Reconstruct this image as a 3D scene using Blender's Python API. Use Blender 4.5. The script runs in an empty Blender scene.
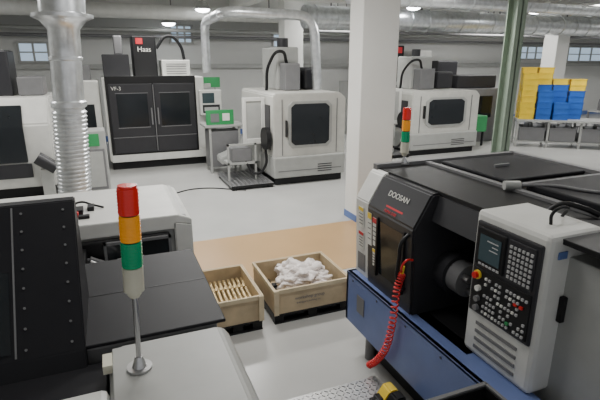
import bpy, bmesh, math, random
from mathutils import Vector, Matrix, noise
random.seed(4)
sc=bpy.context.scene
COL=sc.collection
# ---------------------------------------------------------------- materials
def mat(name,col,rough=.5,metal=0,var=.06,scale=6,emit=None,estr=1,bump=0,spec=None):
    m=bpy.data.materials.new(name); m.use_nodes=True
    nt=m.node_tree; b=nt.nodes['Principled BSDF']
    b.inputs['Roughness'].default_value=rough; b.inputs['Metallic'].default_value=metal
    if spec is not None: b.inputs['Specular IOR Level'].default_value=spec
    tc=nt.nodes.new('ShaderNodeTexCoord'); n=nt.nodes.new('ShaderNodeTexNoise')
    n.inputs['Scale'].default_value=scale; n.inputs['Detail'].default_value=5
    nt.links.new(tc.outputs['Object'],n.inputs['Vector'])
    r=nt.nodes.new('ShaderNodeValToRGB')
    r.color_ramp.elements[0].position=.3; r.color_ramp.elements[1].position=.7
    r.color_ramp.elements[0].color=tuple(max(0,x*(1-var)) for x in col)+(1,)
    r.color_ramp.elements[1].color=tuple(min(1,x*(1+var)) for x in col)+(1,)
    nt.links.new(n.outputs['Fac'],r.inputs['Fac']); nt.links.new(r.outputs['Color'],b.inputs['Base Color'])
    if bump:
        bp=nt.nodes.new('ShaderNodeBump'); bp.inputs['Strength'].default_value=bump
        nt.links.new(n.outputs['Fac'],bp.inputs['Height']); nt.links.new(bp.outputs['Normal'],b.inputs['Normal'])
    if emit:
        b.inputs['Emission Color'].default_value=(emit[0],emit[1],emit[2],1); b.inputs['Emission Strength'].default_value=estr
    return m
WHITE=mat('machine_white_paint',(.66,.66,.63),.4)
WARMW=mat('machine_warm_grey_paint',(.55,.545,.51),.42)
LGREY=mat('machine_grey_paint',(.38,.385,.37),.4)
MGREY=mat('mid_grey_paint',(.17,.17,.175),.45)
CHAR=mat('charcoal_paint',(.030,.030,.034),.36,spec=.4)
BLACK=mat('black_paint',(.012,.012,.013),.42,spec=.28)
COVER=mat('black_cover_sheet',(.014,.014,.017),.5,spec=.22)
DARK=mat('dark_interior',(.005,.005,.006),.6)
GLASS=mat('dark_glass',(.012,.015,.018),.12)
BLUE=mat('blue_skirt_paint',(.13,.18,.38),.4)
BLUEB=mat('blue_bin_plastic',(.02,.12,.50),.4)
YELB=mat('yellow_bin_plastic',(.85,.60,.03),.4)
RED=mat('red_plastic',(.65,.02,.02),.3)
LRED=mat('lamp_red',(.70,.02,.015),.2,emit=(.8,.03,.02),estr=.08)
LYEL=mat('lamp_amber',(.85,.33,.01),.2,emit=(1,.4,.02),estr=.12)
LGRN=mat('lamp_green',(.0,.30,.13),.2,emit=(0,.5,.2),estr=.06)
CREAM=mat('cream_plastic',(.66,.64,.52),.4)
STEEL=mat('steel',(.55,.55,.56),.28,1)
GALV=mat('galvanised_duct',(.70,.72,.74),.30,.85,.15,9)
WOOD=mat('crate_plywood',(.52,.41,.26),.65,0,.2,5)
WOOD2=mat('crate_edge_timber',(.62,.52,.35),.65,0,.12,8)
BRASS=mat('turned_brass',(.50,.38,.20),.38,.5,.3,20)
PLAST=mat('plastic_wrap',(.80,.74,.71),.35,0,.06,10,bump=.2)
GREEN=mat('green_paint',(.03,.28,.09),.4)
GREENC=mat('green_column_paint',(.27,.34,.27),.5)
LABEL=mat('label_white',(.75,.75,.70),.5)
YLAB=mat('label_yellow',(.85,.6,.05),.5)
RLAB=mat('label_red',(.6,.02,.03),.5)
KEY=mat('key_grey',(.42,.42,.42),.5)
SCR=mat('crt_screen',(.03,.045,.05),.15,emit=(.12,.18,.2),estr=.12)
WALL=mat('wall_paint',(.58,.585,.57),.8,0,.05,.6)
CEIL=mat('ceiling_paint',(.74,.745,.72),.85,0,.04,.5)
PIL=mat('pillar_paint',(.74,.74,.715),.75,0,.03,1.5)
FLOOR=mat('epoxy_floor_grey',(.50,.50,.485),.24,0,.07,.9)
TAN=mat('epoxy_floor_tan',(.52,.33,.16),.32,0,.06,1.2)
BBASE=mat('blue_trim_paint',(.10,.17,.40),.5)
PANE=mat('window_daylight',(.3,.38,.45),.2,emit=(.62,.8,1),estr=.6)
LAMP=mat('lamp_emitter',(1,1,1),.3,emit=(.95,.98,1),estr=20)
# tread plate
TREAD=mat('tread_plate',(.62,.62,.62),.35,.7)

# ---------------------------------------------------------------- helpers
CUR=[None]
def group(name,loc):
    e=bpy.data.objects.new(name,None); e.location=loc; e.empty_display_size=.1; COL.objects.link(e); CUR[0]=e; return e
def solo(): CUR[0]=None
def reg(o):
    COL.objects.link(o)
    if CUR[0] is not None:
        o.parent=CUR[0]; o.matrix_parent_inverse=Matrix.Translation(-Vector(CUR[0].location))
    return o
def fin(bm,name,m,smooth=False):
    bmesh.ops.recalc_face_normals(bm,faces=bm.faces)
    me=bpy.data.meshes.new(name); bm.to_mesh(me); bm.free(); me.materials.append(m)
    if smooth:
        for p in me.polygons: p.use_smooth=True
        try: me.set_sharp_from_angle(angle=math.radians(40))
        except Exception: pass
    return reg(bpy.data.objects.new(name,me))
def addbox(bm,x0,x1,y0,y1,z0,z1,bev=0,seg=2):
    r=bmesh.ops.create_cube(bm,size=1)
    vs=r['verts']
    for v in vs: v.co=Vector((x0+(v.co.x+.5)*(x1-x0),y0+(v.co.y+.5)*(y1-y0),z0+(v.co.z+.5)*(z1-z0)))
    if bev>0:
        es=list({e for v in vs for e in v.link_edges})
        bmesh.ops.bevel(bm,geom=es,offset=bev,segments=seg,affect='EDGES',profile=.5)
def box(name,x0,x1,y0,y1,z0,z1,m,bev=.008,seg=2):
    bm=bmesh.new(); addbox(bm,x0,x1,y0,y1,z0,z1,bev,seg); return fin(bm,name,m)
def boxes(name,lst,m,bev=0):
    bm=bmesh.new()
    for b in lst: addbox(bm,*b,bev)
    return fin(bm,name,m)
def addcyl(bm,p0,p1,r,r2=None,n=24):
    p0=Vector(p0);p1=Vector(p1);d=p1-p0
    q=d.to_track_quat('Z','Y').to_matrix().to_4x4()
    bmesh.ops.create_cone(bm,cap_ends=True,segments=n,radius1=r,radius2=r if r2 is None else r2,depth=d.length,matrix=Matrix.Translation((p0+p1)/2)@q)
def cyl(name,p0,p1,r,m,r2=None,n=24):
    bm=bmesh.new(); addcyl(bm,p0,p1,r,r2,n); return fin(bm,name,m,True)
def prism(name,prof,axis,lo,hi,m,bev=0):
    bm=bmesh.new()
    def P(a,b,t):
        return (t,a,b) if axis=='x' else ((a,t,b) if axis=='y' else (a,b,t))
    A=[bm.verts.new(P(a,b,lo)) for a,b in prof]; B=[bm.verts.new(P(a,b,hi)) for a,b in prof]
    bm.faces.new(A); bm.faces.new(list(reversed(B)))
    n=len(prof)
    for i in range(n): bm.faces.new((A[i],A[(i+1)%n],B[(i+1)%n],B[i]))
    if bev: bmesh.ops.bevel(bm,geom=list(bm.edges),offset=bev,segments=2,affect='EDGES')
    return fin(bm,name,m)
def quad(name,pts,m,th=.004):
    bm=bmesh.new(); f=bm.faces.new([bm.verts.new(p) for p in pts]); f.normal_update()
    n=f.normal.copy(); r=bmesh.ops.extrude_face_region(bm,geom=[f])
    for v in r['geom']:
        if isinstance(v,bmesh.types.BMVert): v.co+=n*th
    return fin(bm,name,m)
def tube(name,pts,r,m,smooth=True,res=6):
    cu=bpy.data.curves.new(name,'CURVE'); cu.dimensions='3D'; cu.bevel_depth=r; cu.bevel_resolution=res; cu.use_fill_caps=True
    if smooth:
        sp=cu.splines.new('BEZIER'); sp.bezier_points.add(len(pts)-1)
        for b,p in zip(sp.bezier_points,pts): b.co=p; b.handle_left_type=b.handle_right_type='AUTO'
    else:
        sp=cu.splines.new('POLY'); sp.points.add(len(pts)-1)
        for b,p in zip(sp.points,pts): b.co=(*p,1)
    cu.resolution_u=10; cu.materials.append(m)
    return reg(bpy.data.objects.new(name,cu))
def bend(pts,r=.3,n=6):
    pts=[Vector(p) for p in pts]; out=[pts[0]]
    for i in range(1,len(pts)-1):
        a=(pts[i-1]-pts[i]); b=(pts[i+1]-pts[i]); rr=min(r,a.length*.49,b.length*.49)
        A=pts[i]+a.normalized()*rr; B=pts[i]+b.normalized()*rr
        for k in range(n+1):
            t=k/n; out.append(A*(1-t)**2+pts[i]*2*t*(1-t)+B*t*t)
    out.append(pts[-1]); return [tuple(p) for p in out]
def duct(name,pts,r,m=GALV,br=.3,ribs=True):
    p=bend(pts,br); tube(name,p,r,m,False,8)
    if ribs:
        bm=bmesh.new(); 
        for a,b in zip(pts[:-1],pts[1:]):
            a=Vector(a);b=Vector(b);L=(b-a).length; d=(b-a).normalized()
            k=max(1,int(L/.6))
            for i in range(k):
                s=(i+.5)/k*L
                if s<br*.9 or s>L-br*.9: continue
                c=a+d*s; addcyl(bm,c-d*.015,c+d*.015,r*1.07)
        if bm.verts: fin(bm,name+'_ribs',m)
        else: bm.free()
def revolve(name,cx,cy,prof,m,n=32,lean=0,z0=0):
    bm=bmesh.new(); rings=[]
    for z,r in prof: rings.append([bm.verts.new((cx+max(0,z-z0)*lean+r*math.cos(2*math.pi*i/n),cy+r*math.sin(2*math.pi*i/n),z)) for i in range(n)])
    for A,B in zip(rings[:-1],rings[1:]):
        for i in range(n): bm.faces.new((A[i],A[(i+1)%n],B[(i+1)%n],B[i]))
    bm.faces.new(rings[0]); bm.faces.new(rings[-1])
    return fin(bm,name,m,True)
def text(name,s,loc,size,rot,m,ext=.001):
    cu=bpy.data.curves.new(name,'FONT'); cu.body=s; cu.size=size; cu.extrude=ext; cu.materials.append(m)
    o=bpy.data.objects.new(name,cu); o.location=loc; o.rotation_euler=rot; COL.objects.link(o)
    if CUR[0] is not None:
        o.parent=CUR[0]; o.matrix_parent_inverse=Matrix.Translation(-Vector(CUR[0].location))
    return o
R90=math.pi/2

# ---------------------------------------------------------------- room
CH=4.5
XL,XR,YN,YF=-5,27,-3,17
box('floor',XL,XR,YN,YF,-.1,0,FLOOR,0)
box('ceiling',XL-.1,XR+.1,YN,YF+.2,CH,CH+.1,CEIL,0)
box('wall_back',XL,XR,YF,YF+.2,0,CH,WALL,0)
box('wall_left',XL-.2,XL,YN,YF+.2,0,CH,WALL,0)
box('wall_right',XR,XR+.2,YN,YF+.2,0,CH,WALL,0)
box('floor_tan_aisle',-1,8,5.15,6.68,0,.004,TAN,0)
box('floor_tan_aisle_edge',.9,3.0,4.98,5.15,0,.004,TAN,0)
k=0
for y in (6.2,11.6,15.6):
    k+=1; box('trim_%d'%k,XL,XR,y,y+.35,CH-.45,CH,CEIL,0)
for x in (-1.5,3.9,9.5,15,20.5):
    k+=1; box('trim_%d'%k,x,x+.3,YN,YF,CH-.35,CH,CEIL,0)
k+=1; box('trim_%d'%k,XL,XR,YF-.12,YF,3.9,4.15,WHITE,0)
k+=1; box('trim_%d'%k,XL,XR,YF-.10,YF,2.35,2.5,LGREY,0)
box('baseboard_back',XL,XR,YF-.02,YF,0,.18,BBASE,0)
# windows on back wall
def window(n,x0,x1,z0,z1,cols=3):
    group('window_%d'%n,((x0+x1)/2,YF-.05,(z0+z1)/2))
    box('pane',x0,x1,YF-.03,YF-.01,z0,z1,PANE,0)
    L=[(x0-.06,x1+.06,YF-.08,YF,z0-.06,z0),(x0-.06,x1+.06,YF-.08,YF,z1,z1+.06)]
    for i in range(cols+1):
        x=x0+(x1-x0)*i/cols; L.append((x-.03,x+.03,YF-.08,YF,z0,z1))
    L.append((x0,x1,YF-.07,YF,(z0+z1)/2-.02,(z0+z1)/2+.02))
    boxes('frame',L,LGREY); solo()
window(1,-2.3,-.7,2.6,3.1,4)
window(2,2.2,2.9,3.2,3.7)
window(3,5.8,6.8,3.1,3.5)
window(4,17.5,19.6,2.7,3.2,4)
window(5,20.6,24.5,2.6,3.2,5)
# structural pillars
def pillar(x0,x1,y0,y1):
    group('pillar',((x0+x1)/2,(y0+y1)/2,0))
    box('shaft',x0,x1,y0,y1,0,CH,PIL,.015)
    boxes('blue_band',[(x0-.006,x1+.006,y0-.006,y1+.006,0.004,.12)],BBASE); solo()
pillar(3.66,4.30,6.55,6.98)
pillar(5.0,5.6,13.6,14.1)
pillar(15.2,15.8,13.0,13.6)
group('steel_column',(8.42,8.35,0))
boxes('h_section',[(8.30,8.56,8.2,8.23,0,CH),(8.30,8.56,8.47,8.5,0,CH),(8.415,8.445,8.2,8.5,0,CH)],GREENC)
box('base_plate',8.2,8.66,8.1,8.6,0,.03,GREENC); solo()
# floor cable
tube('floor_cable',[(-.1,9.6,.012),(.8,9.4,.012),(1.6,9.7,.012),(2.5,9.2,.012)],.012,BLACK)

# ---------------------------------------------------------------- lathe right
group('cnc_lathe',(2.7,2.2,0))
Y1=3.42
prof=[(1.93,.62),(1.90,1.48),(2.03,1.70),(2.06,1.72),(2.5,1.72),(2.5,.62)]
box('base',2.02,3.6,.7,3.36,0,.62,BLACK,.01)
prism('end_panel',prof,'y',3.20,Y1,WHITE,.01)
prof2=[(1.915,.62),(1.88,1.47),(2.02,1.715),(2.45,1.715),(2.45,.62)]
prism('sliding_door',prof2,'y',2.55,3.19,CHAR,.015)
box('rear_body',2.5,3.6,.7,Y1,.62,1.70,LGREY,.015)
box('right_body',2.15,2.5,.7,2.05,.62,1.62,LGREY,.01)
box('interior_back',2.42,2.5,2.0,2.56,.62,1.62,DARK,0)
prism('lintel',[(2.02,1.52),(2.08,1.70),(2.5,1.70),(2.5,1.52)],'y',2.0,2.56,CHAR,.006)
box('sill',1.95,2.5,2.0,2.56,.62,.80,BLACK,.01)
# chuck + spindle
cyl('spindle_nose',(2.22,2.56,1.12),(2.22,2.44,1.12),.15,CHAR)
cyl('chuck',(2.22,2.45,1.12),(2.22,2.33,1.12),.12,MGREY)
for i in range(3):
    a=i*2.094+.4; cyl('jaw_%d'%i,(2.22+.07*math.cos(a),2.34,1.12+.07*math.sin(a)),(2.22+.07*math.cos(a),2.27,1.12+.07*math.sin(a)),.025,STEEL,n=8)
box('turret',2.2,2.4,2.02,2.14,.95,1.25,MGREY,.03)
# roof
box('roof',2.08,3.58,.72,3.38,1.70,1.73,BLACK,.004)
boxes('roof_rim',[(2.06,3.6,3.36,3.42,1.70,1.76),(3.56,3.62,.7,3.42,1.70,1.76),(2.55,2.60,.7,3.36,1.70,1.75),(2.6,3.56,2.42,2.47,1.70,1.75)],MGREY)
box('roof_cover',2.66,3.5,2.55,3.28,1.73,1.76,COVER,.01)
box('roof_cover_rear',2.66,3.5,1.5,2.36,1.73,1.78,COVER,.01)
boxes('roof_handles',[(2.9,3.05,2.9,2.915,1.76,1.785),(3.15,3.3,1.9,1.915,1.78,1.80)],STEEL,.003)
cyl('roof_motor',(2.50,2.40,1.77),(2.60,2.36,1.77),.032,LGREY)
tube('roof_hose',[(2.62,2.36,1.77),(2.75,2.2,1.79),(2.85,2.0,1.79),(3.1,1.8,1.79)],.011,MGREY)
# blue skirt / coolant tray
box('blue_skirt',1.84,1.88,.9,3.43,.32,.80,BLUE,.006)
box('blue_ledge',1.84,2.06,.9,3.43,.775,.80,BLUE,.006)
box('skirt_end',1.84,2.3,3.39,3.43,.32,.80,BLUE,.006)
boxes('skirt_screws',[(1.836,1.842,y,y+.015,.74,.755) for y in (3.3,2.9,2.5,2.1,1.7)],CHAR)
quad('tray_label',[(1.838,3.22,.50),(1.838,3.22,.66),(1.838,3.10,.66),(1.838,3.10,.50)][::-1],MGREY)
cyl('leveling_foot',(1.98,3.2,0),(1.98,3.2,.32),.045,MGREY)
# door window, handle, stickers (following the lean of the face)
def fx(z): return 1.915-.035*(z-.62)/.85
def fpt(y,z,o=.004): return (fx(z)-o,y,z)
def fq(n,y0,y1,z0,z1,m,o=.002,th=.003): quad(n,[fpt(y0,z0,o),fpt(y0,z1,o),fpt(y1,z1,o),fpt(y1,z0,o)][::-1],m,th)
fq('door_window',2.66,3.0,.95,1.40,GLASS,.004)
boxes('door_window_gasket',[(1.868,1.895,2.64,2.66,.93,1.42),(1.868,1.895,3.0,3.02,.93,1.42)],BLACK)
def sticker(n,y0,y1,z0,z1,o,cap):
    fq(n,y0,y1,z0,z1,LABEL,o); h=z1-z0
    fq(n+'_head',y0,y1,z1-h*.18,z1,cap,o+.004,.001)
    for i in range(4):
        zz=z1-h*(.3+.16*i); fq(n+'_line_%d'%i,y0+.008,y1-.008,zz-.008,zz,MGREY,o+.004,.001)
sticker('sticker_1',3.115,3.175,1.14,1.42,.002,YLAB)
sticker('sticker_2',3.035,3.095,1.16,1.40,.002,RLAB)
sticker('sticker_3',3.035,3.095,.98,1.13,.002,YLAB)
sticker('end_sticker',3.27,3.35,1.24,1.42,-.012,YLAB)
sticker('end_sticker_b',3.27,3.35,1.04,1.20,-.012,RLAB)
fq('end_slot',3.25,3.37,.84,1.0,MGREY,-.012)
tube('door_handle',[(1.87,2.6,1.0),(1.82,2.6,1.05),(1.81,2.6,1.25),(1.83,2.6,1.38),(1.88,2.6,1.42)],.014,BLACK)
def sl(y,t,o=.0):
    n=Vector((-.245,0,.14)).normalized()
    p=Vector((1.88+.14*t,y,1.47+.245*t))+n*o; return tuple(p)
quad('brand_plate_red',[sl(2.74,.22,.001),sl(2.96,.22,.001),sl(2.96,.27,.001),sl(2.74,.27,.001)],RLAB,.003)
ux=Vector((0,-1,0)); uy=Vector((.14,0,.245)).normalized(); uz=ux.cross(uy)
def sltext(n,s,y,t,size,m):
    t_=text(n,s,(0,0,0),size,(0,0,0),m)
    M=Matrix((ux,uy,uz)).transposed().to_4x4(); M.translation=Vector(sl(y,t,.006)); t_.matrix_basis=M
sltext('name_text','DOOSAN',3.0,.52,.062,LABEL)
sltext('type_text','PUMA 2100',2.95,.08,.032,RLAB)
def tower(x,y,z,r,poleh,seg,lean=(0,0)):
    p=lambda h:(x+lean[0]*h,y+lean[1]*h,z+h)
    cyl('foot_plate',p(0),p(.012),r*1.3,STEEL)
    cyl('foot',p(.012),p(.06),r*.75,STEEL,r*.4)
    cyl('pole',p(.05),p(poleh),r*.27,STEEL)
    cyl('collar',p(poleh-.03),p(poleh),r*.5,CREAM,r*.9)
    cyl('tower_base',p(poleh),p(poleh+seg*.95),r,CREAM)
    h=poleh+seg*.95
    for n,m in (('green',LGRN),('amber',LYEL),('red',LRED)):
        cyl('lens_'+n,p(h+.003),p(h+seg-.003),r*.98,m); cyl('ring_'+n,p(h-.003),p(h+.003),r*.8,BLACK)
        bm=bmesh.new()
        for i in range(1,8): addcyl(bm,p(h+seg*i/8-.002),p(h+seg*i/8+.002),r*1.02)
        fin(bm,'ridge_'+n,m,True)
        h+=seg
    cyl('cap',p(h),p(h+.008),r*.9,m)
tower(2.34,3.38,1.74,.036,.10,.095)
# control cabinet
box('control_cabinet',2.0,2.40,1.57,2.10,.80,1.75,WHITE,.03)
box('control_bezel',1.985,2.01,1.60,2.07,1.10,1.69,CHAR,.01)
box('screen_frame',1.975,1.99,1.83,2.05,1.42,1.66,BLACK,.008)
box('screen',1.970,1.978,1.86,2.02,1.46,1.62,SCR,0)
boxes('screen_content',[(1.968,1.971,1.875,1.96,1.59,1.597),(1.968,1.971,1.875,1.92,1.565,1.571),(1.968,1.971,1.875,1.94,1.54,1.546)],KEY)
boxes('soft_keys',[(1.971,1.98,1.855+i*.028,1.875+i*.028,1.43,1.443) for i in range(6)],KEY)
box('keypad_plate',1.977,1.99,1.63,1.81,1.42,1.66,CHAR,.004)
L=[]
for i in range(6):
    for j in range(7):
        L.append((1.970,1.98,1.64+i*.028,1.656+i*.028,1.435+j*.03,1.451+j*.03))
boxes('keys',L,KEY)
box('operator_plate',1.978,1.99,1.62,2.05,1.12,1.40,BLACK,.004)
L=[];L2=[]
for i in range(12):
    for j in range(7):
        if random.random()<.72: (L if random.random()<.85 else L2).append((1.968,1.98,1.635+i*.027,1.649+i*.027,1.135+j*.036,1.149+j*.036))
boxes('operator_keys',L,KEY); boxes('operator_keys_light',L2,LABEL)
boxes('operator_keys_colour',[(1.966,1.98,1.66,1.68,1.30,1.315),(1.966,1.98,1.70,1.72,1.30,1.315)],RED)
boxes('operator_keys_green',[(1.966,1.98,1.74,1.76,1.16,1.175)],GREEN)
cyl('emergency_base',(1.98,2.01,1.36),(1.965,2.01,1.36),.028,YLAB)
cyl('emergency_stop',(1.97,2.01,1.36),(1.945,2.01,1.36),.02,RED)
for i,(yy,zz) in enumerate([(1.99,1.28),(1.99,1.21),(1.99,1.15)]):
    cyl('dial_%d'%i,(1.98,yy,zz),(1.955,yy,zz),.018,MGREY if i else LABEL)
boxes('vents',[(1.992,2.002,1.68,2.0,.86+i*.055,.88+i*.055) for i in range(4)],MGREY)
box('side_box',2.12,2.2,1.54,1.57,1.25,1.4,BLACK,.006)
boxes('side_label',[(2.22,2.30,1.562,1.569,1.42,1.46)],BBASE)
boxes('side_label_b',[(2.06,2.12,1.562,1.569,1.62,1.66)],BBASE)
tube('cabinet_handle',[(2.16,1.72,1.75),(2.16,1.72,1.81),(2.30,1.74,1.82),(2.34,1.8,1.75)],.009,BLACK)
tube('cabinet_conduit',[(2.38,1.95,1.70),(2.44,1.9,1.78),(2.5,1.8,1.78),(2.6,1.7,1.72)],.016,BLACK)
# coiled air hose
def hx(pts,turns,r,rr,name,m):
    P=[Vector(p) for p in pts]; out=[]; n=turns*10
    def cr(t):
        k=t*(len(P)-1); i=min(int(k),len(P)-2); u=k-i
        p0=P[max(i-1,0)];p1=P[i];p2=P[i+1];p3=P[min(i+2,len(P)-1)]
        return .5*((2*p1)+(-p0+p2)*u+(2*p0-5*p1+4*p2-p3)*u*u+(-p0+3*p1-3*p2+p3)*u**3)
    for i in range(n+1):
        t=i/n; c=cr(t); d=(cr(min(t+.01,1))-cr(max(t-.01,0))).normalized()
        a=d.cross(Vector((1,0,0))).normalized(); b=d.cross(a)
        an=2*math.pi*turns*t
        out.append(tuple(c+a*r*math.cos(an)+b*r*math.sin(an)))
    tube(name,out,rr,m,False,3)
hx([(1.83,2.58,1.14),(1.81,2.60,1.0),(1.79,2.60,.75),(1.79,2.66,.5),(1.79,2.78,.3),(1.79,2.9,.17)],30,.024,.0065,'air_hose_coil',RED)
tube('air_hose_top',[(1.9,2.56,1.24),(1.84,2.55,1.25),(1.81,2.56,1.2),(1.83,2.58,1.14)],.008,RED)
cyl('hose_fitting',(1.83,2.57,1.20),(1.83,2.58,1.13),.012,YLAB)
solo()

group('foot_pedal',(1.7,2.45,0.108))
box('pedal_base',1.62,1.80,2.36,2.60,0.108,.13,BLACK,.006)
prism('pedal_cover',[(1.63,.13),(1.79,.13),(1.79,.25),(1.72,.25)],'y',2.46,2.58,YLAB,.012)
prism('pedal_cover_black',[(1.62,.13),(1.79,.13),(1.79,.26),(1.71,.26)],'y',2.36,2.46,BLACK,.012)
box('pedal_hole',1.63,1.70,2.48,2.56,.13,.19,BLACK,.006); solo()
group('tread_plate_step',(1.4,2.1,0))
YS=1.75
box('plate',.95,1.82,YS,2.85,.085,.10,TREAD,.003)
bm=bmesh.new()
for i in range(22):
    for j in range(38):
        x=.97+i*.039; y=YS+.03+j*.04
        if y>2.83 or x>1.8: continue
        s=1 if (i+j)%2 else -1
        r_=bmesh.ops.create_cube(bm,size=1)
        for v in r_['verts']:
            a=v.co.x*.028; b=v.co.y*.008
            v.co=Vector((x+(a-s*b)*.707,y+(s*a+b)*.707,.1015+v.co.z*.005))
fin(bm,'tread_pattern',STEEL)
boxes('frame',[(.95,1.82,2.80,2.85,0,.085),(.95,1.0,YS,2.8,0,.085),(1.77,1.82,YS,2.8,0,.085)],MGREY); solo()
group('chip_cart',(1.57,1.4,0))
boxes('tray',[(1.38,1.78,1.2,1.66,.60,.62),(1.38,1.40,1.2,1.66,.62,.88),(1.76,1.78,1.2,1.66,.62,.88),(1.40,1.76,1.2,1.22,.62,.88),(1.40,1.76,1.64,1.66,.62,.88)],BLACK)
boxes('rim',[(1.37,1.79,1.65,1.675,.87,.89),(1.37,1.79,1.19,1.21,.87,.89),(1.37,1.39,1.2,1.66,.87,.89),(1.77,1.79,1.2,1.66,.87,.89)],MGREY,.002)
boxes('legs',[(x,x+.03,y,y+.03,.08,.60) for x in (1.39,1.74) for y in (1.21,1.62)],MGREY)
bm=bmesh.new()
for x in (1.405,1.755):
    for y in (1.225,1.635): addcyl(bm,(x-.012,y,.04),(x+.012,y,.04),.04,n=16)
fin(bm,'castors',BLACK,True); solo()

# ---------------------------------------------------------------- lathe left
group('cnc_lathe',(0,2.8,0))
XM=-1.5
box('base',XM,.36,1.25,4.6,0,.9,MGREY,.02)
# rear housing with window
prism('rear_housing',[(3.72,.7),(3.72,1.38),(3.74,1.40),(4.72,1.40),(4.72,.7)],'x',XM,.50,LGREY,0)
prism('rear_top',[(XM,1.3),(XM,1.415),(.43,1.415),(.54,1.37),(.54,1.30)],'y',3.69,4.74,WHITE,.006)
prism('rear_end',[(.40,.7),(.40,1.36),(.54,1.33),(.54,.7)],'y',3.68,4.72,WHITE,.01)
box('rear_window_recess',-.36,.36,3.66,3.72,.9,1.28,BLACK,.015)
box('rear_window_glass',-.12,.34,3.64,3.662,.93,1.25,GLASS,0)
boxes('rear_window_frame',[(-.14,-.12,3.63,3.66,.9,1.27),(.34,.36,3.63,3.66,.9,1.27),(-.14,.36,3.63,3.66,1.25,1.27)],MGREY)
cyl('rear_wheel',(-.26,3.64,1.08),(-.26,3.60,1.08),.09,MGREY)
boxes('cable_clutter',[(-.36,-.27,3.95,4.08,1.416,1.46),(-.24,-.19,4.05,4.16,1.416,1.45),(-.30,-.22,3.85,3.9,1.416,1.44)],BLACK)
boxes('clutter_red',[(-.345,-.30,3.90,3.95,1.416,1.455)],RED,.005)
tube('clutter_hose',[(-.38,4.1,1.43),(-.3,4.2,1.46),(-.2,4.15,1.44),(-.12,4.1,1.425)],.009,BLACK)
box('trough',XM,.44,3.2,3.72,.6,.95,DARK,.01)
box('chute',-.42,-.26,2.3,3.7,.95,1.24,BLACK,.01)
for i in range(6): cyl('hose_%d'%i,(-.24,3.25+i*.07,1.18),(.05,3.28+i*.07,1.0),.018,MGREY if i%2 else STEEL)
cyl('turret_drum',(-.05,3.5,1.05),(.14,3.5,1.05),.13,MGREY)
# middle cover
box('middle_body',-.3,.42,2.2,3.22,.85,1.28,MGREY,.02)
box('middle_cover',-.28,.46,2.18,3.22,1.28,1.30,COVER,.006)
boxes('cover_seam',[(-.27,.45,2.70,2.704,1.30,1.302)],CHAR)
# sloping black hood
prism('hood',[(2.12,1.2),(2.16,1.30),(2.64,1.90),(2.72,1.90),(2.78,1.2)],'x',XM,-.215,COVER,.006)
def hp(x,t,o=0):
    n=Vector((0,-.6,.48)).normalized(); p=Vector((x,2.16+.48*t,1.30+.6*t))+n*o; return p
bm=bmesh.new()
for i in range(8):
    for x in (-.27,-.46):
        t=.06+i*.125; a=hp(x,t,0); b=hp(x,t,.006); addcyl(bm,a,b,.006,n=10)
fin(bm,'hood_bolts',MGREY)
quad('hood_window',[tuple(hp(x,t,.001)) for x,t in ((-1.2,.05),(-.52,.05),(-.52,.55),(-1.2,.55))],GLASS,.004)
quad('hood_seam',[tuple(hp(x,t,.001)) for x,t in ((-.505,0.02),(-.497,0.02),(-.497,.98),(-.505,.98))],MGREY,.003)
# near housing
box('near_body',-.12,.46,1.2,2.17,.8,1.30,LGREY,.07,4)
box('near_cover',-.10,.40,1.25,2.10,1.30,1.309,LGREY,.004)
box('near_black_top',XM,-.13,1.2,2.15,.85,1.22,COVER,.01)
box('near_white_edge',XM,-.12,1.2,1.88,1.0,1.27,WHITE,.03)
box('near_black_strip',XM,-.20,1.2,1.66,1.26,1.285,COVER,.005)
boxes('hinge',[(-.14,-.10,1.95,2.05,1.28,1.32)],CREAM)
tower(0.01,1.9,1.309,.041,.375,.112,(.035,0)); solo()

# ---------------------------------------------------------------- crates
def crate(x0,x1,y0,y1,z0,z1,label=True):
    group('wooden_crate',((x0+x1)/2,(y0+y1)/2,0)); t=.02
    boxes('side_panels',[(x0,x1,y0,y0+t,z0,z1),(x0,x1,y1-t,y1,z0,z1),(x0,x0+t,y0+t,y1-t,z0,z1),(x1-t,x1,y0+t,y1-t,z0,z1),(x0+t,x1-t,y0+t,y1-t,z0,z0+.02)],WOOD,.001)
    w=.04; e=.012
    boxes('rim_battens',[(x0-e,x1+e,y0-e,y0,z1-w,z1+.004),(x0-e,x1+e,y1,y1+e,z1-w,z1+.004),(x0-e,x0,y0,y1,z1-w,z1+.004),(x1,x1+e,y0,y1,z1-w,z1+.004),
      (x0-e,x0+w,y0-2*e,y0-e,z0,z1),(x1-w,x1+e,y0-2*e,y0-e,z0,z1)],WOOD2,.002)
    boxes('pallet_feet',[(x0,x0+.1,y0+.01,y1-.01,.02,z0),((x0+x1)/2-.05,(x0+x1)/2+.05,y0+.01,y1-.01,.02,z0),(x1-.1,x1,y0+.01,y1-.01,.02,z0)],BLACK)
    boxes('pallet_runners',[(x0,x1,y0,y0+.08,0.0,.02),(x0,x1,y1-.08,y1,0.0,.02),(x0,x1,(y0+y1)/2-.04,(y0+y1)/2+.04,0,.02),(x0,x1,y0,y1,z0-.02,z0-.001)],BLACK)
    if label:
        text('stencil','workshop group',(x0+.22,y0-.003,z0+.13),.05,(R90,0,0),MGREY,.0005)
        text('stencil_small','transport packing co',(x0+.24,y0-.003,z0+.085),.032,(R90,0,0),MGREY,.0005)
crate(.72,1.22,4.02,4.80,.11,.38,False)
bm=bmesh.new()
for i in range(9):
    x=.77+i*.05
    for j in range(3):
        z=.16+j*.035
        addcyl(bm,(x,4.08+random.random()*.05,z),(x+.02,4.72,z+.02),.02,n=10)
        addcyl(bm,(x,4.1+j*.2,z+.01),(x,4.16+j*.2,z+.01),.028,n=10)
fin(bm,'turned_rods',BRASS,True)
solo()
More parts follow.
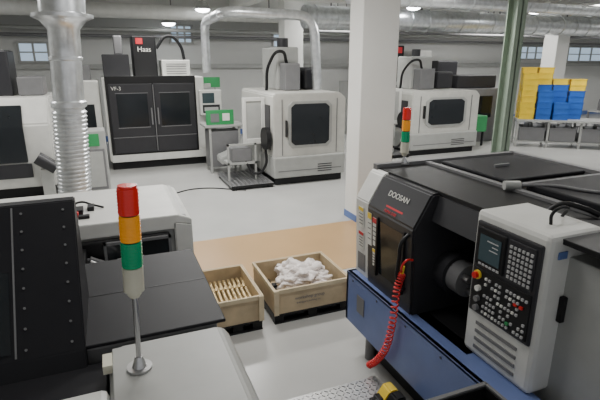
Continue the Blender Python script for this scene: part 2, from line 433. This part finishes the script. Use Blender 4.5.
crate(1.36,2.21,4.05,4.80,.11,.38)
bm=bmesh.new()
for (cx,cy,cz,r,sz) in [(1.78,4.40,.33,.19,.65),(1.64,4.34,.30,.15,.7),(1.93,4.46,.33,.17,.6),(1.75,4.57,.32,.16,.7),(1.96,4.30,.28,.14,.6)]:
    r_=bmesh.ops.create_icosphere(bm,subdivisions=5,radius=1)
    for v in r_['verts']:
        d=v.co.copy(); q=d*1.8+Vector((cx*9,cy*7,0))
        f=1+.45*(abs(noise.noise(q))*1.6-.35)+.16*abs(noise.noise(q*2.2))+.03*noise.noise(q*6)
        v.co=Vector((cx+d.x*r*f,cy+d.y*r*f,max(.14,cz+d.z*r*f*sz)))
fin(bm,'plastic_bags',PLAST,True)
bm=bmesh.new()
for i in range(22):
    x=1.40+random.random()*.7;y=4.09+random.random()*.6
    addbox(bm,x,x+.09,y,y+.07,.14,.18+random.random()*.05,.005)
fin(bm,'loose_parts',BLACK); solo()

# ---------------------------------------------------------------- ducts
group('extraction_duct',(-.54,7.0,0))
pr=[(0,.26),(.03,.26),(.03,.2)]
z=.05
while z<1.92:
    pr+= [(z,.20),(z+.015,.215),(z+.03,.215),(z+.045,.20)]; z+=.055
pr+=[(z,.19),(2.0,.19),(2.02,.22),(2.08,.22),(2.1,.19),(2.6,.19),(2.61,.205),(2.64,.205),(2.65,.19),(2.98,.19),(3.08,.27),(3.12,.36),(3.16,.36),(3.18,.27),(3.4,.27),(3.42,.36),(3.46,.36),(3.5,.27),(CH,.27)]
revolve('flexible_sleeve',-.54,7.0,pr,GALV,32,.06,.8)
solo()
group('ventilation_duct',(3.4,10.6,3.5))
duct('trunk',[(2.55,12.9,2.3),(2.55,12.9,3.55),(2.55,10.6,3.62),(4.45,10.2,3.55),(4.55,10.2,1.96)],.11,br=.4); solo()
group('ventilation_duct',(12,11,3.7))
duct('trunk_a',[(5.2,12.6,3.75),(26.5,12.6,3.75)],.30)
duct('trunk_b',[(5.2,10.0,4.0),(26.5,10.0,4.0)],.20)
duct('trunk_c',[(-4.6,15.0,3.95),(26.5,15.0,3.95)],.20,WHITE)
boxes('hangers',[(x,x+.03,12.585,12.615,3.9,CH) for x in range(6,26,3)]+[(x,x+.03,9.985,10.015,4.1,CH) for x in range(6,26,3)]+[(x,x+.03,14.985,15.015,4.0,CH) for x in range(-4,26,3)],MGREY); solo()
group('cable_tray',(10,8.5,3.9))
boxes('tray',[(4.6,26,8.9,8.93,3.95,4.05),(4.6,26,9.2,9.23,3.95,4.05)]+[(4.6+i*.5,4.65+i*.5,8.9,9.23,3.95,3.97) for i in range(42)]+[(x,x+.02,9.05,9.07,3.95,CH) for x in range(6,26,4)],LGREY); solo()
group('overhead_pipes',(12,14,3.2))
for i,(yy,zz,rr) in enumerate([(16.6,3.55,.06),(16.7,3.35,.05),(14.2,3.6,.05),(13.6,3.45,.04)]):
    cyl('pipe_%d'%i,(XL+.1 if i<2 else 6,yy,zz),(XR-.1,yy,zz),rr,MGREY if i%2 else LGREY,n=12)
boxes('pipe_hangers',[(x,x+.02,14.19,14.21,3.6,CH) for x in range(7,26,3)]+[(x,x+.02,13.59,13.61,3.4,CH) for x in range(7,26,3)],MGREY); solo()

# ---------------------------------------------------------------- VMCs
def pendant(x,y,z,m=WHITE):
    box('pendant_case',x,x+.55,y,y+.18,z,z+.62,m,.02)
    box('pendant_screen',x+.06,x+.36,y-.01,y,z+.3,z+.55,SCR,0)
    box('pendant_keys',x+.06,x+.49,y-.01,y,z+.06,z+.26,CHAR,0)
    box('pendant_keys_light',x+.10,x+.45,y-.015,y-.01,z+.1,z+.2,KEY,0)
group('vertical_machining_center',(1.15,13.2,0))
box('plinth',-.02,2.3,12.3,14.4,0.0,.22,BLACK,.02)
box('enclosure',-.06,2.32,12.22,14.4,.22,2.22,WHITE,.03)
box('lower_panel',-.02,2.28,12.18,12.24,.2,.42,WHITE,.01)
box('front_band',.0,2.1,12.17,12.24,.38,2.25,BLACK,.01)
box('door_left',.06,1.06,12.15,12.22,.42,2.08,CHAR,.02)
box('door_right',1.08,2.06,12.15,12.22,.42,2.08,CHAR,.02)
box('door_glass_left',.22,.92,12.135,12.15,1.05,1.85,GLASS,0)
box('door_glass_right',1.22,1.92,12.135,12.15,1.05,1.85,GLASS,0)
boxes('door_trim',[(1.06,1.08,12.12,12.16,.45,2.05),(.06,2.06,12.13,12.15,.80,.815),(.2,.94,12.13,12.14,1.03,1.05),(1.2,1.94,12.13,12.14,1.03,1.05),(.2,.94,12.13,12.14,1.85,1.865),(1.2,1.94,12.13,12.14,1.85,1.865)],MGREY)
boxes('handles',[(.98,1.01,12.08,12.14,1.1,1.5),(1.13,1.16,12.08,12.14,1.1,1.5)],MGREY)
text('model_text','VF-3',(0.12,12.14,1.93),.12,(R90,0,0),LABEL)
box('z_column',.72,1.30,12.9,13.6,2.2,3.2,BLACK,.03)
quad('logo_plate',[(.82,12.89,3.0),(.98,12.89,3.0),(.98,12.89,3.14),(.82,12.89,3.14)],RLAB)
text('logo_text','Haas',(.84,12.885,2.82),.17,(R90,0,0),LABEL)
box('top_box_left',.0,.62,12.7,13.6,2.2,2.75,CHAR,.02)
box('top_box_right',1.4,2.1,12.8,13.6,2.2,2.62,WHITE,.02)
boxes('top_box_louvres',[(1.5,2.0,12.79,12.80,2.27+i*.06,2.29+i*.06) for i in range(5)],MGREY)
box('top_motor',.3,.5,13,13.3,2.75,3.2,MGREY,.03)
tube('top_cable',[(1.3,12.9,2.9),(1.6,12.9,3.2),(1.9,13.0,3.0),(2.0,13,2.6)],.04,BLACK)
box('pendant_arm',2.1,2.5,12.25,12.35,1.95,2.05,LGREY,.01)
pendant(2.16,12.0,1.28)
box('green_card',2.2,2.75,12.3,12.33,1.95,2.2,GREEN,.0)
box('card_post',2.6,2.64,12.31,12.35,0,1.95,LGREY,0)
box('side_cabinet',2.34,2.75,12.9,13.6,0,1.2,LGREY,.02); solo()

group('tool_crib_machine',(-.5,12.6,0))
box('body',-1.15,-.14,12.45,13.6,0,2.15,WHITE,.03)
text('logo_3','3',(-.60,12.44,1.82),.22,(R90,0,0),CHAR)
quad('logo_red',[(-.88,12.445,1.84),(-.68,12.445,1.84),(-.68,12.445,1.97),(-.88,12.445,1.97)],RLAB)
quad('side_window',[(-.55,12.445,1.0),(-.28,12.445,1.0),(-.28,12.445,1.6),(-.55,12.445,1.6)],GLASS)
boxes('top_units',[(-1.0,-.3,12.8,13.4,2.15,2.5)],MGREY); solo()

# far-left machine
group('vertical_machining_center',(-2,11,0))
box('plinth',-3.2,-1.12,10.3,12.0,0,.25,BLACK,.02)
prism('enclosure',[(10.1,.25),(10.1,1.45),(10.35,1.93),(12.1,1.93),(12.1,.25)],'x',-3.3,-1.05,WHITE,.03)
prism('front_window',[(10.05,.75),(10.05,1.42),(10.25,1.80),(10.4,1.80),(10.2,.75)],'x',-2.5,-1.5,GLASS,.01)
box('door_frame',-2.6,-1.45,10.06,10.1,.45,.72,CHAR,.01)
box('spindle_column',-2.4,-1.7,11.0,11.8,1.93,2.8,CHAR,.03)
box('top_unit',-3.1,-2.5,10.8,11.6,1.93,2.5,BLACK,.03)
box('top_unit_b',-1.6,-1.15,10.9,11.6,1.93,2.3,MGREY,.03)
cyl('roller_arm',(-1.33,9.95,.85),(-1.03,9.95,.62),.12,CHAR)
boxes('roller_stand',[(-1.3,-1.1,9.9,10.0,0,.62)],LGREY); solo()
group('electrical_cabinet',(-.37,10.3,0))
box('body',-.62,-.10,10.08,10.6,0,1.28,LGREY,.015)
box('green_panel',-.57,-.22,10.06,10.08,.98,1.22,GREEN,0)
box('door_panel',-.58,-.14,10.065,10.08,.1,.92,MGREY,.006)
box('door_inner',-.54,-.18,10.055,10.065,.15,.87,LGREY,.006); solo()

# compact enclosed machining centres (middle / right)
def vmc2(x0,x1,y0,y1,h,conv=True):
    w=x1-x0
    group('machining_center',((x0+x1)/2,(y0+y1)/2,0))
    boxes('pallet_base',[(x0+.05,x1-.05,y0+.1,y1-.1,0,.16)],BLACK)
    box('lower_body',x0,x1,y0,y1,.16,.62,LGREY,.03)
    prism('enclosure',[(x0+.02,.6),(x0+.02,h-.05),(x0+.07,h),(x1-.14,h),(x1,h-.12),(x1,.6)],'y',y0+.05,y1-.1,WARMW,.02)
    prism('window_gasket',[(x0+.26*w,.80),(x0+.20*w,.9),(x0+.20*w,h-.26),(x0+.26*w,h-.16),(x0+.74*w,h-.16),(x0+.80*w,h-.26),(x0+.80*w,.9),(x0+.74*w,.80)],'y',y0+.02,y0+.06,LGREY,.006)
    prism('window_glass',[(x0+.29*w,.86),(x0+.24*w,.93),(x0+.24*w,h-.29),(x0+.29*w,h-.22),(x0+.71*w,h-.22),(x0+.76*w,h-.29),(x0+.76*w,.93),(x0+.71*w,.86)],'y',y0+.005,y0+.05,GLASS,.006)
    boxes('seams',[(x0+.12*w,x0+.13*w,y0+.04,y0+.055,.65,h-.12),(x0+.87*w,x0+.88*w,y0+.04,y0+.055,.65,h-.12),(x0-.004,x0+.02,y0+.9,y0+.92,.2,h-.12),(x0+.1,x1-.1,y0-.004,y0+.01,.3,.32)],MGREY)
    boxes('side_panel',[(x0+.0,x0+.03,y0+.25,y0+.8,.75,h-.25)],CHAR)
    boxes('side_panel_b',[(x0+.0,x0+.03,y0+1.05,y1-.4,.9,h-.3)],MGREY)
    boxes('handle',[(x0+.165*w,x0+.18*w,y0-.03,y0+.05,1.05,1.4)],BLACK)
    boxes('lower_vents',[(x0+.6*w,x0+.8*w,y0-.005,y0+.01,.25+i*.05,.27+i*.05) for i in range(4)],CHAR)
    box('column',x0+.3*w,x0+.62*w,y0+1.2,y1-.3,h,h+.95,LGREY,.04)
    box('column_head',x0+.34*w,x0+.56*w,y0+.85,y0+1.2,h,h+.6,MGREY,.03)
    box('magazine',x0+.68*w,x0+.93*w,y0+1.1,y1-.4,h,h+.5,CHAR,.05)
    cyl('motor',(x0+.45*w,y0+1.5,h+.95),(x0+.45*w,y0+1.5,h+1.15),.13,CHAR)
    tube('head_cable',[(x0+.4*w,y0+1.0,h+.6),(x0+.3*w,y0+.9,h+.85),(x0+.18*w,y0+1.1,h+.6),(x0+.15*w,y0+1.2,h)],.035,BLACK)
    if conv:
        prism('chip_conveyor',[(x0-.9,.35),(x0-.9,.50),(x0-.35,.7),(x0-.14,1.25),(x0+.02,1.25),(x0+.02,.35)],'y',y0+1.0,y0+1.5,LGREY,.02)
        boxes('open_side_door',[(x0-.50,x0-.42,y0+.55,y0+.60,.85,1.85),(x0-.08,x0,y0+.55,y0+.60,.85,1.85),(x0-.42,x0-.08,y0+.55,y0+.60,1.77,1.85),(x0-.42,x0-.08,y0+.55,y0+.60,.85,.97)],WHITE,.008)
        boxes('open_side_door_glass',[(x0-.42,x0-.08,y0+.57,y0+.58,.97,1.77)],LGREY)
        boxes('conveyor_stand',[(x0-.9,x0-.86,y0+.4,y0+.44,.04,.9),(x0-.3,x0-.26,y0+.4,y0+.44,.04,.9),(x0-.9,x0-.26,y0+.4,y0+.44,.86,.9),(x0-.9,x0-.26,y0+.4,y0+.8,.45,.5)],LGREY)
        box('coolant_drum',x0-.8,x0-.35,y0+.42,y0+.82,.5,.8,MGREY,.03)
        cyl('hose_reel',(x0-.12,y0+.3,1.0),(x0-.02,y0+.3,1.0),.24,BLACK)
        tube('coolant_hose',[(x0-.08,y0+.3,.8),(x0-.12,y0+.25,.4),(x0-.3,y0+.3,.25),(x0-.5,y0+.45,.5)],.03,BLACK)
        boxes('step_platform',[(x0-.95,x0-.02,y0-.05,y0+1.3,.06,.10)],MGREY)
        boxes('step_platform_feet',[(x,x+.1,y,y+.1,0,.06) for x in (x0-.93,x0-.14) for y in (y0-.03,y0+1.15)]+[(x0-.95,x0-.02,y0-.055,y0-.05,.05,.10)],BLACK)
        boxes('platform_slats',[(x0-.93+i*.1,x0-.90+i*.1,y0-.03,y0+1.28,.10,.106) for i in range(9)],STEEL)
    solo()
vmc2(3.16,4.86,9.3,11.9,1.95)
vmc2(7.75,10.1,10.95,13.2,1.78)
# work stand with green screen (left of middle machine)
group('inspection_stand',(2.5,11.2,0))
boxes('legs',[(2.15,2.2,11.0,11.05,0,1.1),(2.85,2.9,11.0,11.05,0,1.1),(2.15,2.2,11.5,11.55,0,1.1),(2.85,2.9,11.5,11.55,0,1.1)],LGREY)
box('cabinet',2.15,2.9,11.02,11.52,.15,1.0,MGREY,.01)
box('top',2.05,3.0,10.95,11.6,1.1,1.15,LGREY,.01)
box('green_panel',2.10,2.75,11.0,11.04,1.16,1.5,GREEN,.005)
quad('label',[(2.2,10.995,1.22),(2.40,10.995,1.22),(2.40,10.995,1.42),(2.2,10.995,1.42)],MGREY)
quad('label_white',[(2.48,10.995,1.25),(2.65,10.995,1.25),(2.65,10.995,1.42),(2.48,10.995,1.42)],LABEL); solo()

# dark machines behind pillar on the right
group('milling_machine',(9,14.5,0))
box('base_body',8.0,12.4,14.2,16.0,0,1.9,LGREY,.03)
box('door',8.3,10.0,14.12,14.2,.5,1.8,CHAR,.02)
box('door_right',10.3,12.0,14.12,14.2,.5,1.8,CHAR,.02)
box('column_black',8.6,9.7,14.4,15.6,1.9,3.1,BLACK,.03)
box('column_white',10.4,11.0,14.6,15.6,1.9,2.95,WHITE,.03)
box('column_dark',11.3,12.2,14.6,15.6,1.9,2.6,CHAR,.03)
quad('logo_red',[(9.35,14.39,2.85),(9.6,14.39,2.85),(9.6,14.39,3.05),(9.35,14.39,3.05)],RLAB)
text('logo_text','Haas',(9.3,14.385,2.62),.2,(R90,0,0),LABEL); solo()
group('milling_machine',(11.3,12.2,0))
box('body',10.35,12.1,12.3,13.4,0,1.75,MGREY,.03)
box('upper',10.4,12.0,12.4,13.3,1.75,2.15,CHAR,.03)
box('window',10.6,11.8,12.26,12.3,.8,1.5,GLASS,.01)
box('green_cover',10.55,11.05,11.6,12.1,.45,.95,GREEN,.02)
boxes('green_cover_legs',[(10.6,10.65,11.65,11.7,0,.45),(10.95,11.0,11.65,11.7,0,.45),(10.6,10.65,12.0,12.05,0,.45),(10.95,11.0,12.0,12.05,0,.45)],BLACK); solo()

# ---------------------------------------------------------------- bins on tub carts
TX,TY=11.75,11.1
g=group('parts_table',(TX,TY,0))
boxes('tops',[(TX,TX+2.7,TY,TY+.9,.80,.86)],LGREY,.004)
boxes('legs',[(x,x+.06,y,y+.06,0,.80) for x in (TX+.02,TX+.9,TX+1.8,TX+2.6) for y in (TY+.05,TY+.8)]+[(TX+.05,TX+2.65,TY+.05,TY+.85,.16,.2)],LGREY)
L=[]
for i in range(3):
    a=TX+.12+i*.86; b=a+.72; c=TY+.06; d=TY+.84; z0=.21; z1=.62; t=.02
    L+=[(a,b,c,c+t,z0,z1),(a,b,d-t,d,z0,z1),(a,a+t,c+t,d-t,z0,z1),(b-t,b,c+t,d-t,z0,z1),(a-.015,b+.015,c-.015,c+t,z1-.03,z1),(a+t,b-t,c+t,d-t,z0,z0+t)]
boxes('metal_tubs',L,MGREY)
bm=bmesh.new()
for i in range(30):
    x=TX+.18+random.random()*2.2;y=TY+.12+random.random()*.5;w_=.1+random.random()*.12
    addbox(bm,x,x+w_,y,y+w_*.8,.5,.62+random.random()*.12,.01)
fin(bm,'tub_parts',STEEL); solo(); g.rotation_euler=(0,0,math.radians(-38))
def addbin(bm,x,y,z,w=.42,d=.3,h=.19):
    t=.015
    addbox(bm,x+t,x+w-t,y+t,y+d-t,z,z+t)
    addbox(bm,x,x+w,y,y+t,z,z+h-.03); addbox(bm,x,x+w,y+d-t,y+d,z,z+h-.03)
    addbox(bm,x,x+t,y,y+d,z,z+h-.03); addbox(bm,x+w-t,x+w,y,y+d,z,z+h-.03)
    addbox(bm,x-.012,x+w+.012,y-.012,y+d+.012,z+h-.04,z+h-.02)
def stack(name,cols,m):
    bm=bmesh.new()
    for (x,y,z0,n) in cols:
        for i in range(n): addbin(bm,TX+x+random.uniform(-.012,.012),TY+y+random.uniform(-.01,.01),z0+i*.172)
    fin(bm,name,m)
g=group('stacked_storage_bins',(TX,TY,.86))
S=.172
stack('yellow_bins',[(.05,.5,.86,9),(.05,.1,.86,8),(.52,.5,.86+S*6,3),(1.45,.45,.86+S*5,2),(.98,.5,.86+S*6,1)],YELB)
stack('blue_bins',[(.52,.5,.86,6),(.52,.1,.86,5),(.98,.5,.86,6),(1.45,.45,.86,5),(1.0,.1,.86,3)],BLUEB); solo(); g.rotation_euler=(0,0,math.radians(-38))
group('tool_cart',(16.5,11,0))
boxes('shelves',[(16,18.5,11,12,.2,.25),(16,18.5,11,12,.85,.9)],LGREY); boxes('posts',[(x,x+.05,y,y+.05,0,.85) for x in (16,17.2,18.45) for y in (11,11.95)],MGREY)
boxes('boxes',[(16.2,16.8,11.2,11.8,.9,1.3),(17.1,17.7,11.2,11.8,.9,1.15)],MGREY,.01); solo()

# ---------------------------------------------------------------- lamps
def hbay(x,y,z=4.05):
    group('high_bay_lamp',(x,y,z))
    cyl('reflector',(x,y,z),(x,y,z+.22),.25,LGREY,.1)
    bm=bmesh.new(); bmesh.ops.create_uvsphere(bm,u_segments=24,v_segments=12,radius=.2,matrix=Matrix.Translation((x,y,z))@Matrix.Diagonal((1,1,.45,1)))
    fin(bm,'emitter',LAMP,True)
    cyl('stem',(x,y,z+.2),(x,y,CH),.02,MGREY); solo()
for p in [(2.05,16.0,3.72),(2.8,14.3,4.0),(8.3,12.0),(11.9,11.1,4.0),(-2.5,13.5),(14.5,14.2),(18.5,13.2),(22,11)]: hbay(*p)
def area(n,x,y,z,sx,sy,e,rot=(0,0,0),c=(1,.985,.955)):
    l=bpy.data.lights.new(n,'AREA'); l.shape='RECTANGLE'; l.size=sx; l.size_y=sy; l.energy=e; l.color=c
    o=bpy.data.objects.new(n,l); o.location=(x,y,z); o.rotation_euler=rot; COL.objects.link(o)
for i,(x,y,e) in enumerate([(1.5,8.8,170),(7,9.2,165),(1.5,12.6,110),(7,13.0,120),(13,9,200),(13,13.2,140),(20,11,240),(-3,9.5,90)]):
    area('ceiling_light_%d'%i,x,y,CH-.5,2.2,.5,e)
area('ceiling_light_near_0',1.6,5.4,4.0,1.4,.4,100)
area('ceiling_light_near_1',.5,3.0,4.2,1.4,.4,42)
area('ceiling_light_near_2',4.6,3.0,4.2,1.4,.4,62)
w=bpy.data.worlds.new('world'); sc.world=w; w.use_nodes=True
w.node_tree.nodes['Background'].inputs[0].default_value=(.97,.98,1,1); w.node_tree.nodes['Background'].inputs[1].default_value=.55

# ---------------------------------------------------------------- camera
cd=bpy.data.cameras.new('camera'); cd.sensor_width=36; cd.lens=36*470/600; cd.clip_start=.05
co=bpy.data.objects.new('camera',cd); co.location=(0,0,2.6); co.rotation_euler=(math.radians(90-16.5),0,math.radians(-22)); COL.objects.link(co); sc.camera=co
